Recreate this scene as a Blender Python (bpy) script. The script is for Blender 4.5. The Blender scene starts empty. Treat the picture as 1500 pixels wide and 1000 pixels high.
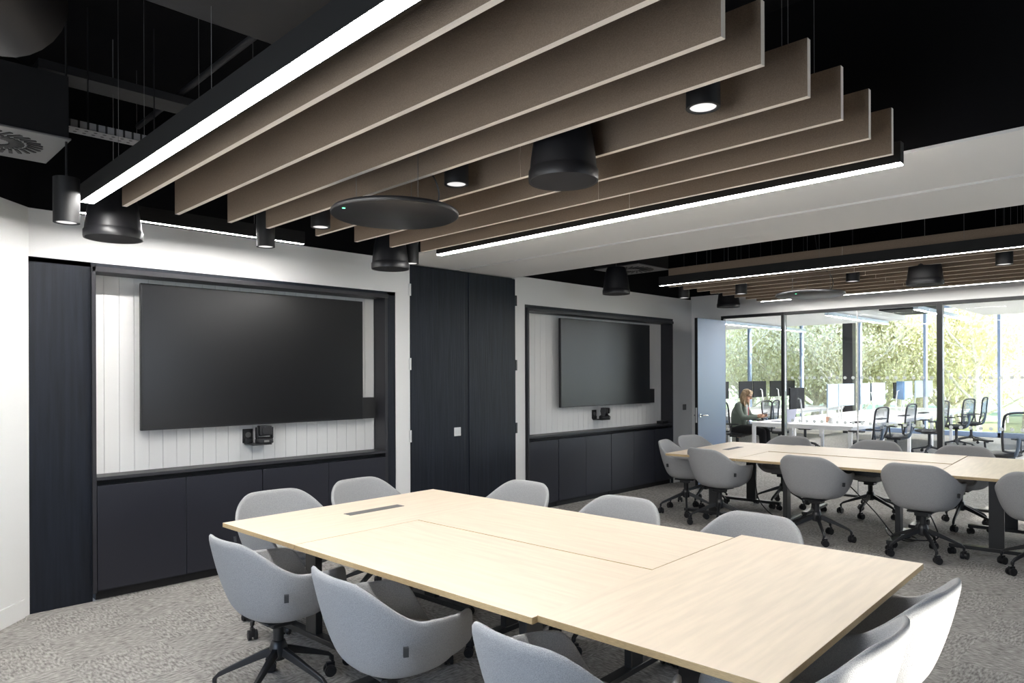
import bpy, bmesh, math, random
from mathutils import Vector, Matrix, Euler
random.seed(7)
PI = math.pi
S = bpy.context.scene
C = S.collection

# ------------------------------------------------------------------ materials
MATS = {}
def nm(name):
    m = bpy.data.materials.new(name); m.use_nodes = True
    n = m.node_tree.nodes; l = m.node_tree.links
    return m, n, l, n['Principled BSDF']
def mat(name, col, rough=0.5, metal=0.0, spec=0.5, noise=None, bump=0.0, bscale=200.0, stretch=(1,1,1), var=0.0, vscale=8.0, coat=0.0):
    m, n, l, b = nm(name)
    b.inputs['Base Color'].default_value = (*col, 1)
    b.inputs['Roughness'].default_value = rough
    b.inputs['Metallic'].default_value = metal
    b.inputs['Specular IOR Level'].default_value = spec
    if coat: b.inputs['Coat Weight'].default_value = coat
    if bump or var:
        tc = n.new('ShaderNodeTexCoord'); mp = n.new('ShaderNodeMapping')
        mp.inputs['Scale'].default_value = stretch
        l.new(tc.outputs['Object'], mp.inputs['Vector'])
        if var:
            t = n.new('ShaderNodeTexNoise'); t.inputs['Scale'].default_value = vscale; t.inputs['Detail'].default_value = 6
            l.new(mp.outputs[0], t.inputs['Vector'])
            r = n.new('ShaderNodeValToRGB')
            r.color_ramp.elements[0].position = .32; r.color_ramp.elements[1].position = .68
            r.color_ramp.elements[0].color = (*[c*(1-var) for c in col], 1)
            r.color_ramp.elements[1].color = (*[min(1, c*(1+var)) for c in col], 1)
            l.new(t.outputs['Fac'], r.inputs['Fac']); l.new(r.outputs['Color'], b.inputs['Base Color'])
        if bump:
            t2 = n.new('ShaderNodeTexNoise'); t2.inputs['Scale'].default_value = bscale; t2.inputs['Detail'].default_value = 3
            l.new(mp.outputs[0], t2.inputs['Vector'])
            bp = n.new('ShaderNodeBump'); bp.inputs['Strength'].default_value = bump; bp.inputs['Distance'].default_value = .004
            l.new(t2.outputs['Fac'], bp.inputs['Height']); l.new(bp.outputs['Normal'], b.inputs['Normal'])
    MATS[name] = m
    return m
def emit(name, col, s):
    m, n, l, b = nm(name)
    b.inputs['Base Color'].default_value = (*col, 1)
    b.inputs['Emission Color'].default_value = (*col, 1)
    b.inputs['Emission Strength'].default_value = s
    MATS[name] = m; return m
def glass(name, tint=(.96, .98, .98), refl=1.0):
    m = bpy.data.materials.new(name); m.use_nodes = True
    n = m.node_tree.nodes; l = m.node_tree.links; n.clear()
    o = n.new('ShaderNodeOutputMaterial'); mx = n.new('ShaderNodeMixShader')
    t = n.new('ShaderNodeBsdfTransparent'); t.inputs[0].default_value = (*tint, 1)
    g = n.new('ShaderNodeBsdfGlossy'); g.inputs['Roughness'].default_value = .02
    f = n.new('ShaderNodeFresnel'); f.inputs[0].default_value = 1.35
    mu = n.new('ShaderNodeMath'); mu.operation = 'MULTIPLY'; mu.inputs[1].default_value = refl
    l.new(f.outputs[0], mu.inputs[0]); l.new(mu.outputs[0], mx.inputs[0])
    l.new(t.outputs[0], mx.inputs[1]); l.new(g.outputs[0], mx.inputs[2]); l.new(mx.outputs[0], o.inputs[0])
    MATS[name] = m; return m
def mesh_fabric(name, col, alpha):
    m, n, l, b = nm(name)
    b.inputs['Base Color'].default_value = (*col, 1); b.inputs['Roughness'].default_value = .7
    b.inputs['Alpha'].default_value = alpha
    MATS[name] = m; return m

mat('white_paint', (.80, .80, .79), .75, bump=.05, bscale=120)
mat('low_bounce_paint', (.05, .052, .056), .8)  # unseen walls coloured dark so they bounce less light into the room
mat('wire', (.20, .20, .20), .5)
mat('black_void', (.004, .004, .005), .9, spec=.15)
mat('black_duct', (.028, .028, .030), .5, bump=.3, bscale=9)
mat('navy_wood', (.0075, .0105, .018), .46, bump=.5, bscale=60, stretch=(1, 1, .06), var=.35, vscale=30, spec=.34)
mat('dark_laminate', (.017, .018, .026), .40, spec=.45)
mat('dark_lip', (.022, .022, .027), .45)
mat('recess_black', (.004, .004, .005), .6)
mat('screen_off', (.006, .006, .007), .28, spec=.5)
mat('black_plastic', (.010, .010, .012), .42)
mat('black_matte', (.012, .012, .013), .55)
mat('grille_black', (.018, .018, .022), .8, bump=.6, bscale=900)
mat('black_metal', (.014, .015, .017), .38, metal=.0, spec=.6)
mat('chrome', (.75, .75, .77), .18, metal=1)
mat('steel_plate', (.72, .72, .72), .45, metal=.3)
mat('birch', (.765, .655, .525), .42, bump=.02, bscale=60, stretch=(1, 12, 1), var=.06, vscale=3.0, spec=.35)
mat('birch_edge', (.50, .37, .20), .5, var=.15, vscale=60, stretch=(1, 1, 12))
mat('felt', (.275, .208, .152), .95, spec=.1, bump=.6, bscale=350, var=.13, vscale=260)
mat('felt_core', (.93, .84, .74), .95, spec=.1, var=.05, vscale=300)
mat('fabric', (.375, .38, .385), .95, spec=.12, bump=.6, bscale=420, var=.20, vscale=330)
mat('grey_mark', (.12, .12, .12), .6)
mat('grille_metal', (.16, .16, .165), .5)
mat('desk_white', (.88, .88, .90), .4)
mat('monitor_blue', (.46, .56, .66), .25, spec=.5)  # on the monitors, screen glare is put into this pale base colour
mat('monitor_dark', (.008, .008, .011), .6, spec=.2)
mat('monitor_navy', (.09, .19, .36), .4)
mat('task_dark', (.020, .022, .028), .6)
mat('task_blue', (.10, .14, .20), .6)
mesh_fabric('task_mesh', (.06, .08, .11), .62)
mat('skin', (.62, .36, .25), .5, spec=.3)
mat('hair', (.33, .225, .135), .6, bump=.8, bscale=60, var=.3, vscale=30)
mat('jacket', (.16, .19, .165), .9, spec=.1)
mat('shirt', (.80, .78, .76), .8)
mat('lanyard', (.45, .04, .06), .6)
mat('trousers', (.006, .006, .008), .85)
mat('aluminium', (.42, .43, .52), .4, metal=.2)
mat('white_object', (.85, .85, .84), .4)
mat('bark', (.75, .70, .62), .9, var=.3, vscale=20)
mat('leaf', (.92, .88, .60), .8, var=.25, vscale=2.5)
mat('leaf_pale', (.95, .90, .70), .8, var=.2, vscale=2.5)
for q_ in ('leaf', 'leaf_pale'):
    nt = MATS[q_].node_tree; pb = nt.nodes['Principled BSDF']; tl = nt.nodes.new('ShaderNodeBsdfTranslucent'); ms = nt.nodes.new('ShaderNodeMixShader'); ms.inputs[0].default_value = .45
    src = pb.inputs['Base Color'].links[0].from_socket; nt.links.new(src, tl.inputs['Color'])
    nt.links.new(pb.outputs[0], ms.inputs[1]); nt.links.new(tl.outputs[0], ms.inputs[2]); nt.links.new(ms.outputs[0], nt.nodes['Material Output'].inputs[0])
mat('grass', (.22, .26, .12), .95, var=.3, vscale=6)
mat('pale_cladding', (.72, .76, .80), .7)
mat('mullion', (.34, .44, .66), .4)
mat('column_grey', (.035, .035, .04), .6)
mat('led_green', (.1, .9, .4), .4)
emit('linear_led', (1, .975, .94), 42)
emit('linear_led_soft', (1, .975, .94), 32)
emit('linear_led_wall', (1, .98, .96), 62)
emit('office_led', (1, .98, .96), 60)
mat('light_housing', (.010, .010, .010), .7, spec=.3)
mat('tag_dark', (.04, .042, .045), .6)
emit('pendant_led', (1, .98, .97), .34)
MATS['pendant_led'].node_tree.nodes['Principled BSDF'].inputs['Base Color'].default_value = (.25, .25, .25, 1)
emit('green_led', (.1, 1, .4), 3)
glass('partition_glass', (.985, .99, .99), .7)
glass('facade_glass', (.985, .99, .995), .5)
mat('dot_film', (.85, .87, .87), .8)
nt = MATS['dot_film'].node_tree; tl = nt.nodes.new('ShaderNodeBsdfTranslucent'); tl.inputs[0].default_value = (.95, .97, .97, 1); ms = nt.nodes.new('ShaderNodeMixShader'); ms.inputs[0].default_value = .6
nt.links.new(nt.nodes['Principled BSDF'].outputs[0], ms.inputs[1]); nt.links.new(tl.outputs[0], ms.inputs[2]); nt.links.new(ms.outputs[0], nt.nodes['Material Output'].inputs[0])

# perforated sheet metal: regular dark holes
m, n, l, b = nm('perforated')
tc = n.new('ShaderNodeTexCoord'); mp = n.new('ShaderNodeMapping'); mp.inputs['Scale'].default_value = (22, 22, 1)
fr_ = n.new('ShaderNodeVectorMath'); fr_.operation = 'FRACTION'; sb_ = n.new('ShaderNodeVectorMath'); sb_.operation = 'SUBTRACT'; sb_.inputs[1].default_value = (.5, .5, 0)
mz = n.new('ShaderNodeVectorMath'); mz.operation = 'MULTIPLY'; mz.inputs[1].default_value = (1, 1, 0)
ln = n.new('ShaderNodeVectorMath'); ln.operation = 'LENGTH'; lt = n.new('ShaderNodeMath'); lt.operation = 'LESS_THAN'; lt.inputs[1].default_value = .22
mc = n.new('ShaderNodeMix'); mc.data_type = 'RGBA'; mc.inputs[6].default_value = (.28, .28, .29, 1); mc.inputs[7].default_value = (.01, .01, .01, 1)
l.new(tc.outputs['Object'], mp.inputs[0]); l.new(mp.outputs[0], fr_.inputs[0]); l.new(fr_.outputs[0], sb_.inputs[0]); l.new(sb_.outputs[0], mz.inputs[0]); l.new(mz.outputs[0], ln.inputs[0])
l.new(ln.outputs['Value'], lt.inputs[0]); l.new(lt.outputs[0], mc.inputs[0]); l.new(mc.outputs[2], b.inputs['Base Color']); MATS['perforated'] = m
# carpet
m, n, l, b = nm('carpet')
tc = n.new('ShaderNodeTexCoord')
def N(scale, st, rot=0, detail=4):
    mp = n.new('ShaderNodeMapping'); mp.inputs['Scale'].default_value = st; mp.inputs['Rotation'].default_value = (0, 0, rot)
    t = n.new('ShaderNodeTexNoise'); t.inputs['Scale'].default_value = scale; t.inputs['Detail'].default_value = detail
    l.new(tc.outputs['Object'], mp.inputs[0]); l.new(mp.outputs[0], t.inputs['Vector']); return t.outputs['Fac']
n1 = N(75, (1, .3, 1)); n2 = N(75, (.3, 1, 1)); n3 = N(5, (1, 1, 1)); n4 = N(300, (1, 1, 1))
chk = n.new('ShaderNodeTexChecker'); chk.inputs['Scale'].default_value = 2.0
l.new(tc.outputs['Object'], chk.inputs['Vector'])
mx = n.new('ShaderNodeMix'); mx.data_type = 'FLOAT'
l.new(chk.outputs['Fac'], mx.inputs[0]); l.new(n1, mx.inputs[2]); l.new(n2, mx.inputs[3])
a1 = n.new('ShaderNodeMath'); a1.operation = 'MULTIPLY_ADD'; a1.inputs[1].default_value = .45
l.new(n4, a1.inputs[0]); l.new(mx.outputs[0], a1.inputs[2])
a2 = n.new('ShaderNodeMath'); a2.operation = 'MULTIPLY_ADD'; a2.inputs[1].default_value = .18
l.new(n3, a2.inputs[0]); l.new(a1.outputs[0], a2.inputs[2])
r = n.new('ShaderNodeValToRGB'); r.color_ramp.elements[0].position = .62; r.color_ramp.elements[1].position = 1.0
r.color_ramp.elements[0].color = (.17, .162, .152, 1); r.color_ramp.elements[1].color = (.47, .45, .425, 1)
l.new(a2.outputs[0], r.inputs[0]); l.new(r.outputs[0], b.inputs['Base Color'])
bp = n.new('ShaderNodeBump'); bp.inputs['Strength'].default_value = .5; bp.inputs['Distance'].default_value = .006
l.new(a1.outputs[0], bp.inputs['Height']); l.new(bp.outputs[0], b.inputs['Normal'])
b.inputs['Roughness'].default_value = .95; b.inputs['Specular IOR Level'].default_value = .1
MATS['carpet'] = m

# ------------------------------------------------------------------ mesh helpers
class MB:
    def __init__(s): s.v = []; s.f = []; s.mi = []; s.mats = []
    def _m(s, m):
        if m not in s.mats: s.mats.append(m)
        return s.mats.index(m)
    def add(s, vs, fs, m=None):
        o = len(s.v); s.v += [tuple(v) for v in vs]; i = s._m(m)
        for f in fs: s.f.append([o+k for k in f]); s.mi.append(i)
        return s
    def box(s, x0, x1, y0, y1, z0, z1, m=None, M=None):
        vs = [Vector((x, y, z)) for z in (z0, z1) for y in (y0, y1) for x in (x0, x1)]
        if M: vs = [M @ v for v in vs]
        return s.add(vs, [(0, 2, 3, 1), (4, 5, 7, 6), (0, 1, 5, 4), (2, 6, 7, 3), (0, 4, 6, 2), (1, 3, 7, 5)], m)
    def cyl(s, p0, p1, r0, r1=None, n=24, m=None, caps=True):
        r1 = r0 if r1 is None else r1
        p0, p1 = Vector(p0), Vector(p1); d = (p1-p0).normalized()
        a = d.orthogonal().normalized(); b2 = d.cross(a)
        vs = []
        for p, r_ in ((p0, r0), (p1, r1)):
            for k in range(n):
                t = 2*PI*k/n; vs.append(p + (a*math.cos(t)+b2*math.sin(t))*r_)
        fs = [(k, (k+1) % n, n+(k+1) % n, n+k) for k in range(n)]
        if caps: fs += [tuple(range(n-1, -1, -1)), tuple(range(n, 2*n))]
        return s.add(vs, fs, m)
    def lathe(s, prof, c=(0, 0, 0), n=32, m=None, M=None):
        vs = []; c = Vector(c)
        for r_, z in prof:
            for k in range(n):
                t = 2*PI*k/n; v = c+Vector((r_*math.cos(t), r_*math.sin(t), z)); vs.append(M @ v if M else v)
        fs = []
        for j in range(len(prof)-1):
            for k in range(n): fs.append((j*n+k, j*n+(k+1) % n, (j+1)*n+(k+1) % n, (j+1)*n+k))
        if prof[0][0] > 1e-6: fs.append(tuple(range(n-1, -1, -1)))
        if prof[-1][0] > 1e-6: fs.append(tuple(range((len(prof)-1)*n, len(prof)*n)))
        return s.add(vs, fs, m)
    def tube(s, pts, rad, n=8, m=None):
        pts = [Vector(p) for p in pts]; vs = []
        rr = rad if isinstance(rad, (list, tuple)) else [rad]*len(pts)
        ref = None
        for i, p in enumerate(pts):
            d = (pts[min(i+1, len(pts)-1)] - pts[max(i-1, 0)]).normalized()
            if ref is None: ref = d.orthogonal().normalized()
            a = (ref - d*ref.dot(d)).normalized(); ref = a; b2 = d.cross(a)
            for k in range(n):
                t = 2*PI*k/n; vs.append(p+(a*math.cos(t)+b2*math.sin(t))*rr[i])
        fs = [(i*n+k, i*n+(k+1) % n, (i+1)*n+(k+1) % n, (i+1)*n+k) for i in range(len(pts)-1) for k in range(n)]
        fs += [tuple(range(n-1, -1, -1)), tuple(range((len(pts)-1)*n, len(pts)*n))]
        return s.add(vs, fs, m)
    def ell(s, c, r_, M=None, n=16, m=None):
        c = Vector(c); vs = []; fs = []
        h = n//2
        for j in range(h+1):
            ph = PI*j/h
            for k in range(n):
                t = 2*PI*k/n
                v = Vector((r_[0]*math.sin(ph)*math.cos(t), r_[1]*math.sin(ph)*math.sin(t), r_[2]*math.cos(ph)))
                vs.append(c + (M @ v if M else v))
        for j in range(h):
            for k in range(n): fs.append((j*n+k, (j+1)*n+k, (j+1)*n+(k+1) % n, j*n+(k+1) % n))
        return s.add(vs, fs, m)
    def build(s, name, m, parent=None, bevel=0, smooth=40, loc=None, rz=0):
        me = bpy.data.meshes.new(name); me.from_pydata(s.v, [], s.f)
        if s.mats == [None] or m is not None and all(x is None for x in s.mats): names = [m]
        else: names = [x or m for x in s.mats]
        for x in names: me.materials.append(MATS[x])
        me.polygons.foreach_set('material_index', s.mi)
        bm = bmesh.new(); bm.from_mesh(me)
        bmesh.ops.remove_doubles(bm, verts=bm.verts, dist=1e-6)
        bmesh.ops.recalc_face_normals(bm, faces=bm.faces); bm.to_mesh(me); bm.free()
        if smooth:
            for p in me.polygons: p.use_smooth = True
            me.set_sharp_from_angle(angle=math.radians(smooth))
        o = bpy.data.objects.new(name, me); C.objects.link(o)
        if parent: o.parent = parent
        if bevel:
            b_ = o.modifiers.new('bevel', 'BEVEL'); b_.width = bevel; b_.segments = 2; b_.limit_method = 'ANGLE'
        if loc: o.location = loc
        if rz: o.rotation_euler.z = rz
        return o
def empty(name, loc=(0, 0, 0), rz=0):
    o = bpy.data.objects.new(name, None); o.empty_display_size = .1; C.objects.link(o)
    o.location = loc; o.rotation_euler.z = rz; return o
def tag(o, label=None, cat=None, group=None, kind=None):
    if label: o['label'] = label
    if cat: o['category'] = cat
    if group: o['group'] = group
    if kind: o['kind'] = kind
    return o
def copy_tree(o, parent=None):
    c = o.copy(); C.objects.link(c)
    if parent: c.parent = parent
    for ch in o.children: copy_tree(ch, c)
    return c
def struct(o, label=None): o['kind'] = 'structure'; o['label'] = label or o.name; return o
def bx(*a, m=None): return MB().box(*a, m=m)
def RZ(a): return Matrix.Rotation(a, 4, 'Z')
def curve_pts(pts, n=8):
    P = [Vector(p) for p in pts]; out = []
    for i in range(len(P)-1):
        p0, p1, p2, p3 = P[max(i-1, 0)], P[i], P[i+1], P[min(i+2, len(P)-1)]
        for k in range(n):
            t = k/n
            out.append(.5*((2*p1)+(p2-p0)*t+(2*p0-5*p1+4*p2-p3)*t*t+(3*p1-p0-3*p2+p3)*t**3))
    out.append(P[-1]); return out
ss = lambda t: (lambda u: u*u*(3-2*u))(max(0, min(1, t)))

# ------------------------------------------------------------------ camera
cam = bpy.data.cameras.new('camera'); co = bpy.data.objects.new('camera', cam); C.objects.link(co)
S.camera = co
cam.sensor_width = 36; cam.lens = 36*1023/1500; cam.shift_y = 50/1500; cam.clip_start = .05; cam.clip_end = 300
# level camera looking along (1,1)
M0 = Matrix.Rotation(-PI/4, 4, 'Z') @ Matrix.Rotation(PI/2, 4, 'X')
co.matrix_world = Matrix.Translation((0, 0, 1.6)) @ M0 @ Matrix.Rotation(-0.004, 4, 'Z')

# ------------------------------------------------------------------ the room shell
YW = 5.65; XG = 9.57; ZC = 3.7
struct(bx(-1.8, 21.3, -3.2, 14.2, -.2, 0).build('floor', 'carpet'), 'mottled grey carpet floor of the rooms')
struct(bx(-1.8, XG, -2.8, 6.1, ZC, ZC+.2).build('ceiling', 'black_void'), 'black open ceiling slab')
# back wall with recesses: pieces round joinery
w = MB()
w.box(.98, 4.21, YW, 6.0, 2.42, 2.75); w.box(4.035, 4.21, YW, 6.0, 0, 2.42)
w.box(5.70, 5.865, YW, 6.0, 0, 2.75); w.box(5.865, 9.03, YW, 6.0, 2.43, 2.75); w.box(9.03, XG+.1, YW, 6.0, 0, 2.75)
w.box(.9, 9.7, 5.99, 6.09, 0, 2.75)
w.box(4.21, 5.70, YW, 6.0, 2.72, 2.75)
struct(w.build('wall_back', 'white_paint'), 'white wall holding the two screen recesses')
struct(bx(.7, XG+.1, YW+.012, 6.1, 2.75, ZC).build('wall_back', 'black_void'), 'black painted top of the screen wall')
# angled wall on the left
d = Vector((-.68, -.733, 0)).normalized(); nrm = Vector((d.y, -d.x, 0)); 
if nrm.dot(Vector((1, -1, 0))) > 0: nrm = -nrm
p0 = Vector((.985, 5.6, 0)); p1 = p0+d*3.8
def slab(a, b2, t, z0, z1):
    q = [a, b2, b2+t, a+t]; vs = [Vector((v.x, v.y, z)) for z in (z0, z1) for v in q]
    return MB().add(vs, [(0, 1, 2, 3), (4, 5, 6, 7), (0, 1, 5, 4), (1, 2, 6, 5), (2, 3, 7, 6), (3, 0, 4, 7)])
pa = p0 - d*.08
struct(slab(pa, p1, nrm*.12, 0, 2.75).build('wall_left', 'white_paint'), 'angled white wall at the left edge')
struct(slab(pa, p1, nrm*.12, 2.75, ZC).build('wall_left', 'black_void'), 'black painted top of the angled wall')
struct(slab(p0, p1, -nrm*.012, 0, .125).build('baseboard_left', 'white_paint', bevel=.002), 'white baseboard on the angled wall')
# west wall with a wide window behind the camera, south wall with an unseen window sized to sun the end chairs
XW = -1.6; YS = -2.6
w = MB(); w.box(XW-.15, XW, YS, 3.2, 0, .35); w.box(XW-.15, XW, YS, 3.2, 2.75, ZC); w.box(XW-.15, XW, 2.9, 3.2, .35, 2.75); w.box(XW-.15, XW, YS, .5, .35, 2.75)
struct(w.build('wall_west', 'low_bounce_paint'), 'wall darkened to cut bounced light, with the wide window behind the camera')
def window(name, frames, panes, label):
    r_ = empty(name); struct(r_, label)
    f = MB()
    for a in frames: f.box(*a)
    f.build('window_frame', 'black_metal', r_, bevel=.003)
    for p in panes: MB().box(*p).build('glass_pane', 'facade_glass', r_)
    return r_
fr = [(XW-.1, XW-.04, y-.03, y+.03, .35, 2.75) for y in (.53, 1.7, 2.87)] + [(XW-.1, XW-.04, .5, 2.9, z-.03, z+.03) for z in (.38, 2.72)]
window('window_1', fr, [(XW-.075, XW-.065, y+.03, y+1.14, .41, 2.69) for y in (.53, 1.7)], 'dark framed window behind the camera')
w = MB(); SX0, SX1 = 3.2, 4.62
w.box(XW-.15, SX0, YS-.15, YS, 0, ZC); w.box(SX1, XG+.1, YS-.15, YS, 0, ZC); w.box(SX0, SX1, YS-.15, YS, 0, 1.0); w.box(SX0, SX1, YS-.15, YS, 2.73, ZC)
struct(w.build('wall_south', 'low_bounce_paint'), 'wall darkened to cut bounced light, with one tall window out of frame')
window('window_2', [(SX0, SX0+.04, YS-.1, YS-.05, 1.0, 2.8), (SX1-.04, SX1, YS-.1, YS-.05, 1.0, 2.8), (SX0, SX1, YS-.1, YS-.05, 1.0, 1.04), (SX0, SX1, YS-.1, YS-.05, 2.76, 2.8)], [(SX0+.04, SX1-.04, YS-.08, YS-.07, 1.04, 2.76)], 'tall window sized to let sun onto the end chairs')
# bulkhead with folding wall track
w = MB(); w.box(3.93, 4.80, YS, YW-.001, 2.72, 2.735); w.box(4.84, 5.68, YS, YW-.001, 2.72, 2.735); w.box(4.80, 4.84, YS, YW-.001, 2.7349, 2.75)
b_ = struct(w.build('ceiling_bulkhead', 'white_paint'), 'wide white ceiling bulkhead between the two rooms')
t_ = struct(empty('trim_1'), 'slim track slot in the white bulkhead')
MB().box(4.800, 4.806, YS, YW-.01, 2.715, 2.722).box(4.834, 4.84, YS, YW-.01, 2.715, 2.722).build('track_edge', 'steel_plate', t_)
struct(bx(3.93, 5.68, YS, YW, 2.7351, ZC).build('ceiling_bulkhead', 'black_void'), 'black upper part above the white bulkhead')
# right: glass wall, plaster over it
w = MB(); w.box(XG, XG+.12, YS, YW+.1, 2.47, 2.80); w.box(XG, XG+.12, 5.16, YW+.1, 0, 2.47)
struct(w.build('wall_right', 'white_paint'), 'white plaster above and beside the glass partition')
struct(bx(XG, XG+.12, YS, YW+.1, 2.80, ZC).build('wall_right', 'black_void'), 'black painted top above the glass partition')
gw = struct(empty('window_3', (XG, 0, 0)), 'black framed glass partition between meeting room and open office')
f = MB(); f.box(.0, .07, -2.6, 5.16, 2.43, 2.475); f.box(.0, .07, -2.6, 4.22, 0, .03)
f.build('head_frame', 'black_metal', gw, bevel=.002)
for y, t in ((4.22, .042), (2.30, .06), (-.30, .06)): bx(-.01, .08, y-t/2, y+t/2, 0, 2.45).build('mullion', 'black_metal', gw, bevel=.002)
bx(.0, .07, 5.12, 5.16, 0, 2.45).build('jamb', 'black_metal', gw, bevel=.002)
for y0, y1 in ((3.252, 4.198), (2.332, 3.238), (-.268, 2.268), (-2.6, -.332)):
    bx(.03, .042, y0, y1, .03, 2.43).build('glass_pane', 'partition_glass', gw)
bx(.028, .044, 3.238, 3.252, .03, 2.43).build('glass_joint', 'steel_plate', gw)
for y0, y1 in ((3.26, 4.17), (2.35, 3.23), (-.25, 2.25)):
    dt = MB(); y = y0+.04
    while y < y1-.02:
        for z in (.965, 1.555): dt.cyl((.026, y, z), (.029, y, z), .021, n=16)
        y += .1
    o = dt.build('manifestation_dots', 'dot_film', gw); o['label'] = 'two rows of frosted safety dots'
# door leaf standing open into the room
dr = struct(empty('door_1', (XG-.02, 5.10, 0)), 'open door tinted blue for reflected daylight, with lever handle beside the glass wall')
bx(-.79, 0, -.022, .022, .01, 2.40).build('leaf', 'door_paint' if 'door_paint' in MATS else 'dark_laminate', dr, bevel=.002)
m_ = mat('door_reflection_blue', (.035, .09, .20), .28, spec=.8)  # blue window reflection put into the leaf colour
dr.children[0].data.materials[0] = m_
bx(-.796, -.79, -.022, .022, .01, 2.40).build('edge_strip', 'recess_black', dr)
bx(-.799, -.795, -.012, .012, .93, 1.14).build('lock_plate', 'steel_plate', dr)
for s in (-1, 1):
    h = MB(); h.cyl((-.73, s*.022, 1.03), (-.73, s*.03, 1.03), .026); h.cyl((-.73, s*.03, 1.03), (-.73, s*.07, 1.03), .01)
    h.tube([(-.73, s*.065, 1.03), (-.66, s*.068, 1.03), (-.60, s*.066, 1.03)], .01)
    o = h.build('lever_handle', 'chrome', dr); o['label'] = 'brushed metal lever handle'
# tall double doors between the screens
for i, (x0, x1) in enumerate(((4.215, 4.925), (4.985, 5.695))):
    dd = struct(empty(f'door_{i+2}', (x0, YW, 0)), ('left' if i == 0 else 'right')+' leaf of the tall navy cupboard doors')
    W = x1-x0
    bx(0, W, -.012, .03, .008, 2.705).build('leaf', 'navy_wood', dd, bevel=.003)
    hx = -.012 if i == 0 else W+.012
    for z in (.28, 1.0, 1.72, 2.46):
        o = MB().box(hx-.012, hx+.012, -.018, -.010, z-.06, z+.06).build('hinge', 'steel_plate' if i == 0 else 'black_metal', dd, bevel=.001)
    if i == 0:
        o = MB().box(.555, .645, -.02, -.012, .965, 1.055).box(.575, .625, -.023, -.019, .985, 1.035).build('flush_pull_plate', 'steel_plate', dd, bevel=.002); o['label'] = 'small square silver plate'
struct(bx(4.925, 4.985, YW-.004, YW+.03, .008, 2.705).build('trim_2', 'navy_wood'), 'narrow navy strip between the cupboard doors')
struct(bx(4.21, 5.70, YW+.04, YW+.06, 0, 2.72).build('trim_3', 'recess_black'), 'dark backing behind the cupboard doors')
struct(bx(9.035, XG, YW-.012, YW, 0, .125).build('baseboard_back', 'white_paint', bevel=.002), 'white baseboard right of the far screen unit')
struct(bx(XG-.012, XG, 5.17, YW-.012, 0, .125).build('baseboard_right', 'white_paint', bevel=.002), 'white baseboard in the far corner')
sw = MB().box(9.30, 9.385, YW-.012, YW, 1.07, 1.155).box(9.33, 9.355, YW-.016, YW-.011, 1.095, 1.13)
tag(sw.build('light_switch', 'grey_mark', bevel=.002), 'small grey switch plate on the white wall by the open door', 'switch')

# ------------------------------------------------------------------ screen units
def screen_unit(x0, x1, ix0, ix1, side_panel, cabs, H, tag_):
    r_ = empty('screen_surround', (0, YW, 0)); tag(r_, f'dark navy wood surround framing the {tag_} wall screen', 'surround')
    e = MB()
    if side_panel: e.box(x0, ix0-.02, -.004, .02, 0, H)
    e.box(x0, x1, -.004, .02, 2.385, H)
    e.box(ix1+.03, x1, -.004, .02, 0, H)
    e.build('wood_panel', 'navy_wood', r_, bevel=.002)
    lip = MB(); lx0 = ix0-.025
    lip.box(lx0, ix0, -.035, .17, .06, 2.39); lip.box(lx0, ix1+.03, -.035, .17, 2.355, 2.39); lip.box(ix1, ix1+.03, -.02, .17, .06, 2.39)
    if not side_panel: lip.box(x0, lx0, -.01, .02, 0, H)
    lip.build('inner_frame', 'dark_lip', r_, bevel=.002)
    wp = empty('recess_panel', (0, YW+.17, 0)); tag(wp, f'white grooved board lining behind the {tag_} wall screen', 'wall panel')
    bd = MB(); x = ix0+.001
    while x < ix1-.002:
        xe = min(x+.103, ix1-.001); bd.box(x, xe-.003, 0, .02, .84, 2.354); x = xe
    bd.box(ix0+.001, ix1-.001, .01, .03, .84, 2.354)
    bd.build('grooved_board', 'white_paint', wp)
    wt = empty('worktop', (0, YW, 0)); tag(wt, f'long dark shelf top below the {tag_} wall screen', 'worktop')
    bx(ix0+.001, ix1-.001, -.03, .165, .86, .885).build('shelf_board', 'dark_lip', wt, bevel=.002)
    bx(ix0+.001, ix1-.001, .05, .165, .82, .86).build('finger_recess', 'recess_black', wt)
    for a, b2, n_ in cabs:
        c = empty('low_cabinet', (a, YW, 0)); W = b2-a
        yield c
        bx(.004, W-.004, .0, .165, .06, .82).build('body', 'dark_laminate', c)
        bx(.004, W-.004, .02, .15, 0, .06).build('plinth', 'recess_black', c)
        for k in range(n_):
            q0 = .003+(W-.006)*k/n_+.002; q1 = .003+(W-.006)*(k+1)/n_-.002
            bx(q0, q1, -.03, -.004, .075, .822).build('door', 'dark_laminate', c, bevel=.0015)
names1 = ['dark two-door low cabinet under the near screen, left one by the tall wood panel', 'dark two-door low cabinet under the near screen, right one near the cupboard doors']
for c, nme in zip(screen_unit(1.0, 4.03, 1.425, 3.90, True, [(1.425, 2.66, 2), (2.66, 3.90, 2)], 2.42, 'large near'), names1):
    tag(c, nme, 'cabinet', 'low cabinets under the near screen')
names2 = ['narrow navy cabinet under the far screen, nearest the cupboard doors', 'two-door navy cabinet under the far screen, beside the leftmost narrow one',
          'two-door navy cabinet under the far screen, right below the camera side', 'narrow dark cabinet under the far screen at the room corner end']
for c, nme in zip(screen_unit(5.865, 9.03, 5.905, 8.975, False, [(5.905, 6.42, 1), (6.42, 7.48, 2), (7.48, 8.50, 2), (8.50, 8.975, 1)], 2.43, 'far'), names2):
    tag(c, nme, 'cabinet', 'low cabinets under the far screen')
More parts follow.
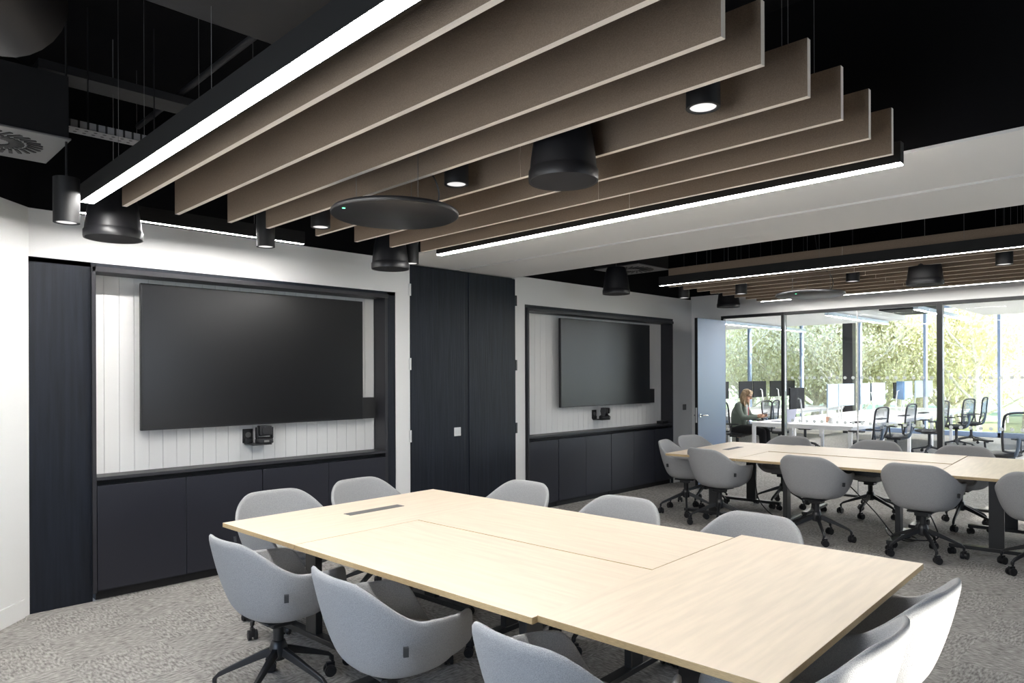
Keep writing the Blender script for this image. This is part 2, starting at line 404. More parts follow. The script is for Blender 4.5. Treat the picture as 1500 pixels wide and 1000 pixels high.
def tv(x0, z0, label):
    r_ = empty('television', (x0, 5.70, z0)); tag(r_, label, 'television')
    bx(0, 1.95, .0, .035, 0, 1.115).build('housing', 'black_plastic', r_, bevel=.003)
    bx(.01, 1.94, -.002, .002, .014, 1.104).build('screen', 'screen_off', r_)
    bx(.35, 1.6, .035, .118, .25, .85).build('wall_mount', 'black_matte', r_)
    bx(1.80, 2.11, .03, .118, .0, .20).build('side_box', 'black_matte', r_)
    return r_
tv(1.745, 1.195, 'large black wall television in the near recess'); tv(6.555, 1.20, 'black wall television in the far recess, seen past the cupboard doors')
sb = bx(8.78, 8.93, YW+.02, YW+.12, .885, .925).build('cable_box', 'black_matte', bevel=.004)
tag(sb, 'small flat black box lying on the shelf end under the far screen', 'box')
def cam_unit(x, z, face, label):
    r_ = empty('conference_camera', (x, YW+.17, z)); tag(r_, label, 'camera')
    bx(-.045, .045, -.012, 0, .0, .12).build('wall_plate', 'black_matte', r_, bevel=.004)
    MB().cyl((0, -.016, .07), (0, -.011, .07), .024, n=20).build('socket_ring', 'grey_mark', r_)
    M = Matrix.Translation((.10, -.105, 0)) @ RZ(face)
    MB().box(-.03, .14, -.17, -.005, -.012, -.002).box(-.03, .03, -.03, -.0, -.012, .04).build('bracket', 'black_metal', r_, bevel=.003)
    MB().lathe([(.02, 0), (.073, 0), (.076, .008), (.074, .035), (.055, .05), (.02, .052)], m=None, M=M).build('base', 'black_plastic', r_)
    for s in (-1, 1): MB().box(s*.062-.008, s*.062+.008, -.03, .03, .04, .135, M=M).build('yoke_arm', 'black_plastic', r_, bevel=.004)
    h = MB(); h.cyl(M @ Vector((-.052, 0, .105)), M @ Vector((.052, 0, .105)), .045); h.box(-.05, .05, -.055, .04, .07, .148, M=M)
    hd = h.build('head', 'black_plastic', r_, bevel=.004)
    MB().cyl(M @ Vector((0, -.055, .108)), M @ Vector((0, -.068, .108)), .033).build('lens', 'screen_off', hd)
    MB().box(-.02, .02, -.077, -.07, .012, .028, M=M).build('badge', 'wire', r_)
cam_unit(2.62, 1.035, math.radians(-10), 'small black conference camera on the white panel under the near screen')
cam_unit(7.36, 1.02, math.radians(20), 'small black conference camera on the white panel under the far screen')

# ------------------------------------------------------------------ ceiling services, room one
def wires(parent, pts, z0, z1, r=.0012):
    for x, y in pts: MB().cyl((x, y, z0), (x, y, z1), r, n=6).build('suspension_wire', 'wire', parent)
def baffle(x, y0, y1, label, group, zb=2.6, seam=2.46):
    r_ = empty('ceiling_baffle', (x, y0, zb)); tag(r_, label, 'baffle', group)
    L = y1-y0; s = seam-y0
    segs = [(0, s-.0015), (s+.0015, L)] if 0 < s < L else [(0, L)]
    for a, b2 in segs:
        q = MB(); t = .013
        q.box(-t, -.0008, a+.0008, b2-.0008, .0012, .209, 'felt'); q.box(.0008, t, a+.0008, b2-.0008, .0012, .209, 'felt')
        q = MB(); vs = [(-t, a, 0), (t, a, 0), (t, b2, 0), (-t, b2, 0), (-t, a, .21), (t, a, .21), (t, b2, .21), (-t, b2, .21)]
        q.add(vs, [(0, 4, 7, 3), (1, 2, 6, 5)], 'felt'); q.add(vs, [(0, 1, 5, 4), (2, 3, 7, 6), (0, 3, 2, 1), (4, 5, 6, 7)], 'felt_core')
        q.build('felt_board', None, r_, smooth=0)
    wires(r_, [(0, .35), (0, L-.35)], .205, 3.69-zb)
BX = [1.292, 1.587, 1.912, 2.172, 2.540, 2.860, 3.175, 3.475]
ordn = ['nearest the bright linear light', 'second from the bright linear light', 'third from the bright linear light', 'fourth, over the table middle', 'fifth, passing right of the big speaker', 'sixth, third from the white bulkhead', 'seventh, second from the white bulkhead', 'closest to the white bulkhead']
for i, x in enumerate(BX): baffle(x, 1.02, 4.50, f'long taupe felt ceiling baffle over the near table, {ordn[i]}', 'felt baffles over the near table', seam=2.46 if i > 3 else 9)
def linear(x0, y0, x1, y1, zb, label, led='linear_led', group=None, hm='light_housing', drop=-.001, name='pendant_light_bar', h=.10, w=.042, top=3.69):
    L = math.hypot(x1-x0, y1-y0); a = math.atan2(y1-y0, x1-x0)
    r_ = empty(name, (x0, y0, zb), a); tag(r_, label, 'light', group)
    q = MB(); q.box(0, L, -w/2, -w/2+.003, 0, h); q.box(0, L, w/2-.003, w/2, 0, h); q.box(0, .003, -w/2+.003, w/2-.003, 0, h); q.box(L-.003, L, -w/2+.003, w/2-.003, 0, h); q.box(.003, L-.003, -w/2+.003, w/2-.003, h-.004, h)
    q.build('housing', hm, r_)
    bx(.003, L-.003, -w/2+.003, w/2-.003, -drop, .006).build('diffuser', led, r_)
    n_ = 3 if L > 2 else 2
    wires(r_, [(L*(k+.5)/n_, 0) for k in range(n_)], h, top-zb)
    return r_
linear(1.112, 1.0, 1.112, 4.56, 2.6, 'bright linear pendant light along the left side of the near baffles', group='linear lights', w=.072)
linear(3.65, 1.03, 3.65, 4.50, 2.6, 'bright linear pendant light between near baffles and white bulkhead', group='linear lights', w=.05, drop=.007)
linear(1.15, 5.17, 2.80, 5.17, 2.665, 'linear light in front of the white wall above the near screen', 'linear_led_wall', group='linear lights')
def pendant(x, y, zb, label, group, r=.063, h=.24):
    p = empty('pendant_downlight', (x, y, zb)); tag(p, label, 'light', group)
    MB().lathe([(r*.78, .012), (r*.80, 0), (r, 0), (r, h), (.01, h)], n=32).build('can', 'black_matte', p)
    MB().lathe([(0, .004), (r*.77, .004), (r*.77, .010), (0, .010)], n=24).build('lamp', 'pendant_led', p)
    MB().cyl((0, 0, h), (0, 0, 3.69-zb), .006, n=8).build('stem', 'black_matte', p)
g = 'pendant downlights over the near table'
pendant(.967, 4.36, 2.433, 'black cylinder downlight at far left, left of the speaker', g)
pendant(2.262, 4.72, 2.516, 'black cylinder downlight in front of the short wall light', g)
pendant(2.375, 4.16, 2.585, 'black cylinder downlight just left of the round microphone disc', g)
pendant(2.375, 2.78, 2.597, 'black cylinder downlight right above the round microphone disc', g)
pendant(2.375, 1.35, 2.605, 'black cylinder downlight among the baffle ends, right of the big speaker', g)
pendant(3.58, 4.78, 2.55, 'black cylinder downlight just behind the speaker near the cupboard doors', g)
def speaker(x, y, zb, label, group, r=.155, h=.30):
    p = empty('pendant_speaker', (x, y, zb)); tag(p, label, 'speaker', group)
    MB().lathe([(r*.93, .004), (r*.99, 0), (r, .01), (r, .045), (r*.965, .052), (r*.955, .06), (r*.93, .10), (r*.84, .20), (r*.72, h-.02), (r*.66, h), (.01, h)], n=48).build('cabinet', 'black_plastic', p)
    MB().lathe([(0, .003), (r*.94, .003), (r*.94, .007), (0, .007)], n=40).build('grille', 'grille_black', p)
    MB().cyl((0, 0, h), (0, 0, 3.69-zb), .0025, n=6).build('suspension_wire', 'wire', p)
g = 'pendant speakers'
speaker(1.316, 4.80, 2.455, 'black bell-shaped pendant speaker at left, above the near screen corner', g, r=.165)
speaker(3.38, 4.80, 2.485, 'black bell-shaped pendant speaker left of the cupboard doors', g)
speaker(2.375, 2.045, 2.465, 'largest black bell-shaped speaker hanging through the near baffles', g, r=.156)
speaker(6.45, 4.77, 2.52, 'black pendant speaker hanging beyond the bulkhead above the far screen', g)
speaker(8.93, 4.70, 2.53, 'black pendant speaker hanging in the far corner above the open door', g)
speaker(7.33, 1.88, 2.43, 'black pendant speaker crossing the far linear light at right', g)
def mic(x, y, zb, label, r=.33):
    p = empty('ceiling_microphone', (x, y, zb)); tag(p, label, 'microphone', 'round microphone discs')
    MB().lathe([(0, 0), (r*.97, 0), (r, .006), (r, .022), (r*.98, .03), (.1, .045), (0, .045)], n=64).build('disc', 'black_plastic', p)
    MB().lathe([(r*.985, .004), (r*1.004, .010), (r*1.004, .018), (r*.99, .018)], n=64).build('rim', 'black_metal', p)
    MB().ell((-r*.90, r*.06, .002), (.010, .010, .004)).build('status_light', 'green_led', p)
    for k in range(3):
        a = k*2.094+.5; MB().cyl((.2*math.cos(a), .2*math.sin(a), .03), (.2*math.cos(a), .2*math.sin(a), 3.69-zb), .0015, n=6).build('suspension_wire', 'wire', p)
    MB().tube(curve_pts([(.12, -.1, .04), (.16, -.16, .09), (.13, -.16, .2), (.05, -.08, .35), (.02, -.02, .8), (0, 0, 1.2)]), .004, n=8).build('cable', 'black_plastic', p)
mic(2.16, 3.02, 2.435, 'large black round microphone disc hanging under the near baffles')
mic(7.10, 2.85, 2.39, 'round microphone disc hanging under the far baffles', r=.325)
# room two
BX2 = [6.90+.311*i for i in range(8)]
o2 = ['nearest the first far linear light', 'second after the nearer far light', 'third after the nearer far light', 'fourth, above the round disc', 'fifth, past the round disc', 'sixth, third from the glass wall side', 'seventh, second from the glass wall side', 'last before the second far light']
for i, x in enumerate(BX2): baffle(x, .9, 4.36, f'brown felt ceiling baffle over the far table, {o2[i]}', 'felt baffles over the far table')
linear(6.735, .85, 6.735, 4.38, 2.6, 'linear light on the bulkhead side of the far baffles', 'linear_led_soft', 'linear lights')
linear(9.20, .85, 9.20, 4.36, 2.6, 'linear light on the glass wall side of the far baffles', 'linear_led_soft', 'linear lights')
g = 'pendant downlights over the far table'
pendant(7.45, 4.50, 2.53, 'small black downlight left of the far baffle ends, at the wall corner', g)
pendant(7.40, 3.74, 2.51, 'small black downlight above the corner speaker', g, h=.2)
pendant(7.45, 2.56, 2.54, 'small black downlight right of the far round disc', g, h=.15)
pendant(7.18, 1.24, 2.53, 'small black downlight near the right frame edge under the far baffles', g, h=.15)
# services in the black void
df = empty('air_vent', (.69, 4.60, 2.87)); tag(df, 'square grey swirl air diffuser in the black ceiling at far left', 'air vent')
q = MB(); q.box(-.29, .29, -.29, .29, 0, .01); q.build('face_plate', 'grille_metal', df, bevel=.002)
q = MB()
for k in range(28):
    a = 2*PI*k/28
    for (ra, rb) in ((.06, .13), (.14, .215)):
        off = .12 if ra > .1 else 0
        M = RZ(a+off) @ Matrix.Translation(((ra+rb)/2, 0, 0)) @ RZ(.35)
        q.box(-(rb-ra)/2, (rb-ra)/2, -.009, .009, -.004, .001, M=M)
q.build('swirl_slots', 'recess_black', df)
bx(-.28, .28, -.28, .28, .01, .34).build('plenum_box', 'black_matte', df)
MB().cyl((0, 0, .34), (0, 0, .83), .004, n=6).build('suspension_rod', 'black_matte', df)
tr = empty('cable_tray', (1.20, 4.48, 2.98)); tag(tr, 'perforated metal cable tray in the black ceiling beside the air diffuser', 'cable tray')
q = MB(); q.box(-.26, .35, -.06, .06, 0, .004); q.box(-.26, .35, -.06, -.057, 0, .04); q.box(-.26, .35, .057, .06, 0, .04)
q.build('tray', 'grille_metal', tr)
m_ = MATS['perforated']; tr.children[0].data.materials[0] = m_
MB().cyl((-.1, 0, .0), (-.1, 0, .71), .004, n=6).cyl((.25, 0, .0), (.25, 0, .71), .004, n=6).build('suspension_rod', 'black_matte', tr)
def thing_box(name, dims, m_, label, cat, bevel=.01, extra=None):
    o = bx(*dims).build(name, m_, bevel=bevel); tag(o, label, cat); return o
thing_box('ventilation_duct', (-.6, 1.50, 2.20, 2.93, 3.06, 3.36), 'black_duct', 'flat black rectangular duct end above the bright linear light', 'duct', bevel=.02)
dc = MB().tube(curve_pts([(-.9, 2.6, 3.2), (-.2, 3.0, 3.22), (.35, 3.35, 3.22), (.62, 3.62, 3.18)]), .22, n=24)
tag(dc.build('flexible_duct', 'black_duct'), 'fat round flexible duct in the black ceiling at top left', 'duct')
pp = MB()
for x in (1.9, 2.6): pp.cyl((x, -1, 3.45), (x, 5.6, 3.45), .022, n=10)
tag(MB().cyl((1.7, -1, 3.45), (1.7, 5.6, 3.45), .02, n=10).build('ceiling_pipe', 'black_duct'), 'thin dark pipe running under the black ceiling slab', 'pipe')
tag(bx(.9, 3.9, 4.66, 4.86, 3.35, 3.4).build('ceiling_channel', 'black_duct'), 'dark metal channel crossing the black ceiling towards the bulkhead', 'channel')
d2 = empty('air_vent', (7.15, 5.05, 2.90)); tag(d2, 'square grey ceiling vent behind the far pendant speaker', 'air vent')
bx(-.33, .33, -.33, .33, 0, .01).build('face_plate', 'grille_metal', d2, bevel=.002)
q = MB()
for k in range(24):
    M = RZ(2*PI*k/24) @ Matrix.Translation((.18, 0, 0)) @ RZ(.35); q.box(-.09, .09, -.008, .008, -.004, .001, M=M)
q.build('swirl_slots', 'recess_black', d2); bx(-.32, .32, -.32, .32, .01, .32).build('plenum_box', 'black_matte', d2)
MB().cyl((0, 0, .32), (0, 0, .79), .004, n=6).build('suspension_rod', 'black_matte', d2)

# ------------------------------------------------------------------ meeting tables
def caster(parent, x, y, s=1.0, ang=0.0, name='caster'):
    q = MB(); M = Matrix.Translation((x, y, 0)) @ RZ(ang)
    for k in (-1, 1):
        q.cyl(M @ Vector((.010, k*.009*s, .028*s)), M @ Vector((.010, k*.024*s, .028*s)), .028*s, n=18)
        q.cyl(M @ Vector((.010, k*.024*s, .028*s)), M @ Vector((.010, k*.026*s, .028*s)), .020*s, n=18)
    q.box(-.014*s, .026*s, -.009*s, .009*s, .02*s, .066*s, M=M)
    q.cyl(M @ Vector((-.004, 0, .05*s)), M @ Vector((-.004, 0, .085*s)), .008, n=10)
    return q.build(name, 'black_plastic', parent)
def table(frame, cx, cy, long_x, label, group, grommet=False, zt=.74, L=1.6, W=.8):
    ox, oy, an = frame; ca, sa = math.cos(an), math.sin(an)
    r_ = empty('meeting_table', (ox+cx*ca-cy*sa, oy+cx*sa+cy*ca, 0), an+(0 if long_x else PI/2)); tag(r_, label, 'table', group)
    t = MB(); t.box(-L/2, L/2, -W/2, W/2, zt-.025, zt)
    o = t.build('tabletop', 'birch', r_, bevel=.0015)
    o.data.materials.append(MATS['birch_edge'])
    for p in o.data.polygons:
        if abs(p.normal.z) < .5: p.material_index = 1
    for s in (-1, 1):
        q = MB(); x = s*(L/2-.36)
        q.box(x-.022, x+.022, -.055, .055, .09, zt-.06); q.box(x-.03, x+.03, -.35, .35, .068, .10); q.box(x-.05, x+.05, -.28, .28, zt-.06, zt-.026)
        lg = q.build('leg', 'black_metal', r_, bevel=.003)
        for k in (-1, 1): caster(lg, x, k*.325, 1.0, .7*k)
    MB().box(-L/2+.36, L/2-.36, -.02, .02, zt-.12, zt-.07).build('cross_rail', 'black_metal', r_, bevel=.003)
    if grommet:
        gx, gy = grommet
        g_ = MB().box(gx-.21, gx+.21, gy-.038, gy+.038, zt-.004, zt+.002).build('cable_flap', 'grey_mark', r_, bevel=.001); g_['label'] = 'dark flap over the cable slot'
    return r_
ga = 'birch tables forming the near long table'
F1 = (1.70, 4.115, math.radians(2.4))
table(F1, .815, -.40, True, 'birch table at the far end of the near group, with the dark cable flap', ga, grommet=(.02, .05), zt=.741, L=1.63)
table(F1, .4075, -1.6065, False, 'middle birch table of the near group, on the camera side', ga, zt=.740, W=.814, L=1.61)
table(F1, 1.2225, -1.6065, False, 'middle birch table of the near group, on the bulkhead side', ga, zt=.743, W=.814)
table(F1, .875, -2.838, True, 'birch table at the near right end of the near group, by two sunlit chairs', ga, zt=.7415, L=1.69, W=.86)
gb = 'birch tables forming the far long table'
F2 = (6.62, 4.24, math.radians(3.8))
table(F2, .87, -.40, True, 'birch table at the far end of the far group, nearest the open door', gb, grommet=(.08, .04), zt=.741, L=1.74)
table(F2, .435, -1.683, False, 'middle birch table of the far group, on the bulkhead side', gb, zt=.740, L=1.76, W=.866)
table(F2, 1.305, -1.683, False, 'middle birch table of the far group, on the glass wall side', gb, zt=.745, L=1.76, W=.866)
table(F2, .87, -2.97, True, 'birch table of the far group, cut by the right frame edge', gb, zt=.742, L=1.74)
def cable(pts, label, r=.006):
    tag(MB().tube(curve_pts(pts), r, n=8).build('power_cable', 'black_matte'), label, 'cable')
cable([(7.3, 3.6, .68), (7.32, 3.55, .45), (7.35, 3.5, .2), (7.5, 3.35, .012), (7.7, 3.2, .012)], 'black cable hanging down under the far table near its door end')
cable([(7.35, 2.75, .66), (7.2, 2.3, .30), (7.25, 2.1, .05), (7.5, 2.0, .012), (7.8, 2.25, .012)], 'black cable curving along the floor under the middle of the far table')
cable([(7.05, 1.95, .66), (7.1, 1.75, .25), (7.25, 1.8, .08), (7.45, 2.2, .012), (7.9, 2.4, .012)], 'black cable loop behind the chair at the right of the far table')
cable([(2.5, 3.75, .70), (2.55, 3.5, .25), (2.75, 3.4, .02), (2.9, 3.0, .012)], 'black cable under the near table by its left legs')

# ------------------------------------------------------------------ upholstered tub chair (local front = +Y)
def tub_chair():
    r_ = empty('meeting_chair')
    nT, prof = 56, [(0, 0), (.25, 0), (.42, .008), (.54, .03), (.64, .075), (.72, .15), (.785, .25), (.845, .38), (.90, .54), (.945, .72), (.977, .87), (1.0, 1.0)]
    zb = .405
    def rim(ph):
        ph = abs(ph)
        z = .472 + (.655-.472)*ss((ph-27)/23)
        z += .012*ss((ph-50)/50)
        return z + (.832-.667)*ss((ph-96)/60)
    def shell(scale=1.0, dz=0, zlim=None):
        vs = []
        for j, (rr, h) in enumerate(prof):
            for k in range(nT):
                t = 2*PI*k/nT; ph = math.degrees((t+PI) % (2*PI) - PI)
                s_, c_ = math.sin(t), math.cos(t)
                ex = 2.5; den = (abs(s_)**ex+abs(c_)**ex)**(1/ex)
                R = 1/den
                x = .326*R*s_*rr*scale; y = (.318 if c_ > 0 else .285)*R*c_*rr*scale
                H = rim(ph)-zb
                z = zb+dz+H*h
                if ph < -90 or ph > 90: y -= .035*max(0, h-.3)*abs(c_)   # the back leans out
                vs.append((x, y, z))
        fs = []
        for j in range(len(prof)-1):
            for k in range(nT):
                a, b2, c2, d2_ = j*nT+k, j*nT+(k+1) % nT, (j+1)*nT+(k+1) % nT, (j+1)*nT+k
                if j == 0: fs.append((a, c2, d2_))
                else: fs.append((a, b2, c2, d2_))
        return vs, fs
    q = MB(); q.add(*shell()); o = q.build('shell', 'fabric', r_, smooth=180)
    md = o.modifiers.new('thick', 'SOLIDIFY'); md.thickness = .026; md.offset = 1 if False else -1
    md = o.modifiers.new('sub', 'SUBSURF'); md.levels = md.render_levels = 1
    # seat cushion
    pr = [(0, .0), (.5, .0), (.72, .004), (.80, .018), (.815, .032), (.80, .046), (.74, .055), (.5, .060), (0, .062)]
    vs = []
    for rr, h in pr:
        for k in range(40):
            t = 2*PI*k/40; s_, c_ = math.sin(t), math.cos(t); den = (abs(s_)**2.6+abs(c_)**2.6)**(1/2.6)
            vs.append((.262*rr/den*s_, (.335 if c_ > 0 else .245)*rr/den*c_, .452+h))
    fs = [(j*40+k, j*40+(k+1) % 40, (j+1)*40+(k+1) % 40, (j+1)*40+k) for j in range(len(pr)-1) for k in range(40)]
    MB().add(vs, fs).build('seat_cushion', 'fabric', r_, smooth=180)
    # care tag on the outside of the shell, right of the back
    a_ = math.radians(180-58)
    t_ = MB(); M = Matrix.Translation((.307, -.125, .575)) @ RZ(math.radians(-26)) @ Matrix.Rotation(math.radians(6), 4, 'Y')
    t_.box(-.006, .008, -.010, .010, -.018, .018, M=M); t_.build('fabric_tag', 'tag_dark', r_)
    MB().box(-.10, .10, -.11, .11, .385, .402).box(-.055, .055, -.06, .06, .35, .386).build('under_plate', 'black_metal', r_, bevel=.008)
    MB().cyl((0, 0, .245), (0, 0, .36), .026).build('column', 'chrome_dark' if 'chrome_dark' in MATS else 'black_metal', r_)
    MB().lathe([(.03, .175), (.042, .185), (.045, .235), (.034, .27), (.028, .275)]).build('hub', 'black_metal', r_)
    for k in range(5):
        a = 2*PI*k/5+.3
        M = RZ(a); q = MB(); secs = [(.025, .225, .018, .022), (.10, .198, .015, .019), (.24, .142, .0125, .013), (.285, .122, .0125, .012), (.303, .105, .011, .011), (.305, .082, .010, .010)]
        vs = []
        for i, (rr, z, hw, hh) in enumerate(secs):
            if i < 4: c4 = [(rr, -hw, z-hh), (rr, hw, z-hh), (rr, hw*.8, z+hh), (rr, -hw*.8, z+hh)]
            else: c4 = [(rr-hh, -hw, z), (rr-hh, hw, z), (rr+hh, hw, z), (rr+hh, -hw, z)]
            vs += [M @ Vector(v) for v in c4]
        fs = [(i*4+j, i*4+(j+1) % 4, (i+1)*4+(j+1) % 4, (i+1)*4+j) for i in range(len(secs)-1) for j in range(4)]+[(0, 3, 2, 1), tuple(range((len(secs)-1)*4, len(secs)*4))]
        q.add(vs, fs); lg = q.build('leg', 'black_metal', r_, bevel=.004)
        p = M @ Vector((.305, 0, 0)); caster(lg, p.x, p.y, 1.1, a+1.1+k*1.7)
    return r_
proto = tub_chair(); used = False
def chair(x, y, face, label, group, spin=0):
    """face: heading in degrees of the seat front"""
    global used
    o = proto if not used else copy_tree(proto); used = True
    o.location = (x, y, 0); o.rotation_euler = (0, 0, math.radians(face-90)); tag(o, label, 'chair', group)
g1 = 'light grey tub chairs round the near table'
chair(1.655, 3.33, 2, 'grey tub chair on the left of the near table, furthest from the camera', g1)
chair(1.70, 2.415, -4, 'grey tub chair on the left of the near table, middle of the three', g1)
chair(1.74, 1.46, -2, 'grey tub chair at the bottom of the picture, nearest on the left table side', g1)
chair(2.18, 4.215, -92, 'light grey tub chair at the table end facing the near screen, left one', g1)
chair(2.90, 4.275, -86, 'light grey tub chair at the table end below the near screen, right one', g1)
chair(3.40, 3.51, 178, 'light grey tub chair in front of the tall navy cupboard doors', g1)
chair(3.36, 2.585, 184, 'light grey tub chair on the bulkhead side of the near table, middle one', g1)
chair(3.42, 1.765, 178, 'light grey tub chair on the bulkhead side of the near table, nearest the camera', g1)
chair(2.92, .955, 88, 'sunlit tub chair at the near right table end, further right one', g1)
chair(2.30, .955, 92, 'partly sunlit tub chair at the near right table end, cut by the frame bottom', g1)
g2 = 'grey tub chairs round the far table'
chair(6.84, 3.71, -12, 'dark grey tub chair seen from behind at the far table, leftmost of that side', g2)
chair(6.89, 2.71, -2, 'dark grey tub chair seen from behind at the middle of the far table', g2)
chair(6.93, 1.80, -2, 'dark grey tub chair seen from behind, third along the far table', g2)
chair(6.98, .95, 4, 'grey tub chair cut by the right frame edge at the far table', g2)
chair(7.18, 4.32, -75, 'light grey tub chair at the far table end, by the dark cabinets', g2)
chair(7.86, 4.46, -100, 'light grey tub chair at the far table end, in front of the open door', g2)
chair(8.38, 3.70, 180, 'tub chair behind the far table in front of the doorway', g2)
chair(8.47, 2.73, 180, 'tub chair behind the far table in front of the glass joint', g2)
chair(8.46, 1.85, 182, 'tub chair behind the far table in front of the thick mullion', g2)

# ------------------------------------------------------------------ open office
XF = 21.0; ZO = 3.45
struct(bx(XG+.12, 21.3, -3.2, 14.2, ZO, ZO+.3).build('ceiling', 'white_paint'), 'ceiling slab of the open office')
struct(bx(XG+.12, 16.5, 4.6, 13.5, 2.75, 2.9).build('ceiling_raft', 'white_paint'), 'white lowered ceiling over the left half of the open office')
struct(bx(XG+.12, 16.3, -3.0, 3.15, 2.75, 2.9).build('ceiling_raft', 'white_paint'), 'white lowered ceiling over the right half of the open office')
struct(bx(XG+.12, 21.3, 13.6, 14.0, 0, ZO).build('wall_north', 'white_paint'), 'far end wall of the open office')
w = MB(); w.box(XG+.12, 21.3, -3.2, -3.0, 0, .3); w.box(XG+.12, 21.3, -3.2, -3.0, 3.2, ZO); w.box(XG+.12, 10.6, -3.2, -3.0, .3, 3.2); w.box(20.6, 21.3, -3.2, -3.0, .3, 3.2)
struct(w.build('wall_south', 'white_paint'), 'near end wall of the open office')
window('added_window_5', [(x-.03, x+.03, -3.14, -3.06, .3, 3.2) for x in (10.63, 12.6, 14.6, 16.6, 18.6, 20.57)], [(x0+.03, x1-.03, -3.11, -3.10, .3, 3.2) for x0, x1 in ((10.63, 12.6), (12.6, 14.6), (14.6, 16.6), (16.6, 18.6), (18.6, 20.57))], 'side windows added to bring sun and sky into the open office')  # glazing added out of view to brighten the office floor and desks
struct(bx(XG+.0, XG+.12, 5.75, 13.6, 0, ZO).build('wall_west', 'white_paint'), 'inner wall of the open office beyond the door')
fw = struct(empty('window_4', (XF, 0, 0)), 'full height window wall of the open office')
ys = [-2.87+1.652*i for i in range(-0, 11)]
for y in ys: bx(-.05, .10, y-.032, y+.032, .0, ZO).build('mullion', 'mullion', fw)
bx(-.05, .10, -3.0, 13.6, ZO-.12, ZO).build('head_rail', 'mullion', fw); bx(-.05, .10, -3.0, 13.6, 0, .12).build('bottom_rail', 'mullion', fw)
for a, b2 in zip(ys[:-1], ys[1:]): bx(.02, .035, a+.032, b2-.032, .12, ZO-.12).build('glass_pane', 'facade_glass', fw)
struct(bx(19.86, 20.12, 6.84, 7.10, 0, ZO).build('column', 'column_grey', bevel=.004), 'dark square column at the office windows')
for (x0, x1, y, t_) in ((12.9, 16.2, 4.88, 'in the middle of the open office'), (12.8, 16.2, 3.42, 'right of the thick mullion in the open office'), (13.0, 17.6, 7.19, 'beside the open door leaf in the open office')):
    linear(x0, y, x1, y, 2.66, 'slim white linear light '+t_, 'office_led', 'office linear lights', hm='monitor_blue', h=.07, w=.07, top=2.748)
cb = empty('ceiling_cassette', (15.0, 4.1, 2.8)); tag(cb, 'dark box unit hanging in the office ceiling gap', 'air unit')
bx(-.7, .7, -.35, .35, 0, .22).build('casing', 'monitor_dark', cb, bevel=.01); MB().cyl((0, 0, .22), (0, 0, .65), .01, n=8).build('suspension_rod', 'black_metal', cb)

def desk(x, y, w_, d_, label, group):
    r_ = empty('desk', (x, y, 0)); tag(r_, label, 'desk', group)
    bx(0, w_-.004, -d_/2, d_/2, .705, .73).build('desktop', 'desk_white', r_, bevel=.002)
    MB().box(.02, w_-.02, -d_/2+.03, -d_/2+.08, .655, .704).box(.02, w_-.02, d_/2-.08, d_/2-.03, .655, .704).box(.02, .07, -d_/2+.08, d_/2-.08, .655, .704).build('frame', 'desk_white', r_)
    for s in (-1, 1): bx(.02, .075, s*(d_/2-.055)-.0275, s*(d_/2-.055)+.0275, 0, .655).build('leg', 'desk_white', r_, bevel=.002)
    return r_
where = ['nearest the glass wall, where the person sits', 'second from the glass wall', 'third from the glass wall', 'fourth from the glass wall', 'last before the windows']
for i in range(5): desk(12.2+1.6*i, 5.1, 1.6, 1.8, f'white double desk in the front office row, {where[i]}', 'white desks in the front row')
w2 = ['behind the seated person', 'second behind the person', 'third, left of the column', 'last by the windows']
for i in range(4): desk(13.5+1.6*i, 7.9, 1.6, 1.7, f'white double desk in the back office row, {w2[i]}', 'white desks in the back row')
def monitor(x, y, ang, mm, label, group, w_=.60, zt=1.40, h=.38, zd=.73):
    r_ = empty('monitor', (x, y, zd), ang); tag(r_, label, 'monitor', group)   # screen faces local -Y
    z1 = zt-zd; z0 = z1-h
    bx(-w_/2, w_/2, -.012, .012, z0, z1).build('panel', mm, r_, bevel=.003)
    bx(-w_/2+.01, w_/2-.01, -.0145, -.0115, z0+.014, z1-.01).build('screen', mm, r_)
    MB().tube([(0, .02, (z0+z1)/2), (0, .06, (z0+z1)/2-.02), (0, .09, .22), (0, .09, .01)], .014, n=8).lathe([(0, 0), (.08, 0), (.08, .012), (0, .012)], c=(0, .09, 0)).build('stand', 'steel_plate', r_)
g = 'monitors along the front desk row'
ml = [(13.28, 4.93, .06, 'pale monitor, first right of the dark one on the front row'), (14.02, 4.95, -.12, 'pale monitor, second along the front row'),
      (15.02, 4.93, .05, 'pale monitor beside the dark column'), (15.88, 4.95, -.1, 'pale monitor right after the column'),
      (17.0, 4.85, .5, 'blue angled monitor turned away on the front row'), (17.9, 4.95, 0, 'pale monitor just after the blue angled one'), (18.75, 4.95, 0, 'pale monitor left of the thick mullion'), (19.6, 4.95, 0, 'last pale monitor on the front row, behind the thick mullion')]
for i, (x, y, a, lb) in enumerate(ml): monitor(x, y, a, 'monitor_navy' if i == 4 else 'monitor_blue', lb, g, zt=1.42 if i < 4 else 1.44, h=.42 if i < 4 else .4)
for x, lb in ((12.55, 'dark monitor back right of the door mullion, on the front row'), (14.3, 'dark monitor back behind the first pale monitors'), (16.3, 'dark monitor back behind the blue monitor'), (18.3, 'dark monitor back near the window end of the front row')):
    monitor(x, 5.28, PI, 'monitor_dark', lb, g, w_=.62, zt=1.36 if x < 13 else 1.40)
g = 'monitors along the back desk row'
for x, lb in ((14.75, 'dark monitor back beside the open door leaf'), (15.95, 'dark monitor back above the person, left one'), (16.68, 'dark monitor back above the person, right one'), (17.6, 'dark monitor back just left of the door mullion'), (18.4, 'dark monitor back just behind the door mullion')):
    monitor(x, 7.95, PI, 'monitor_dark', lb, g, w_=.68, zt=1.44, h=.40)
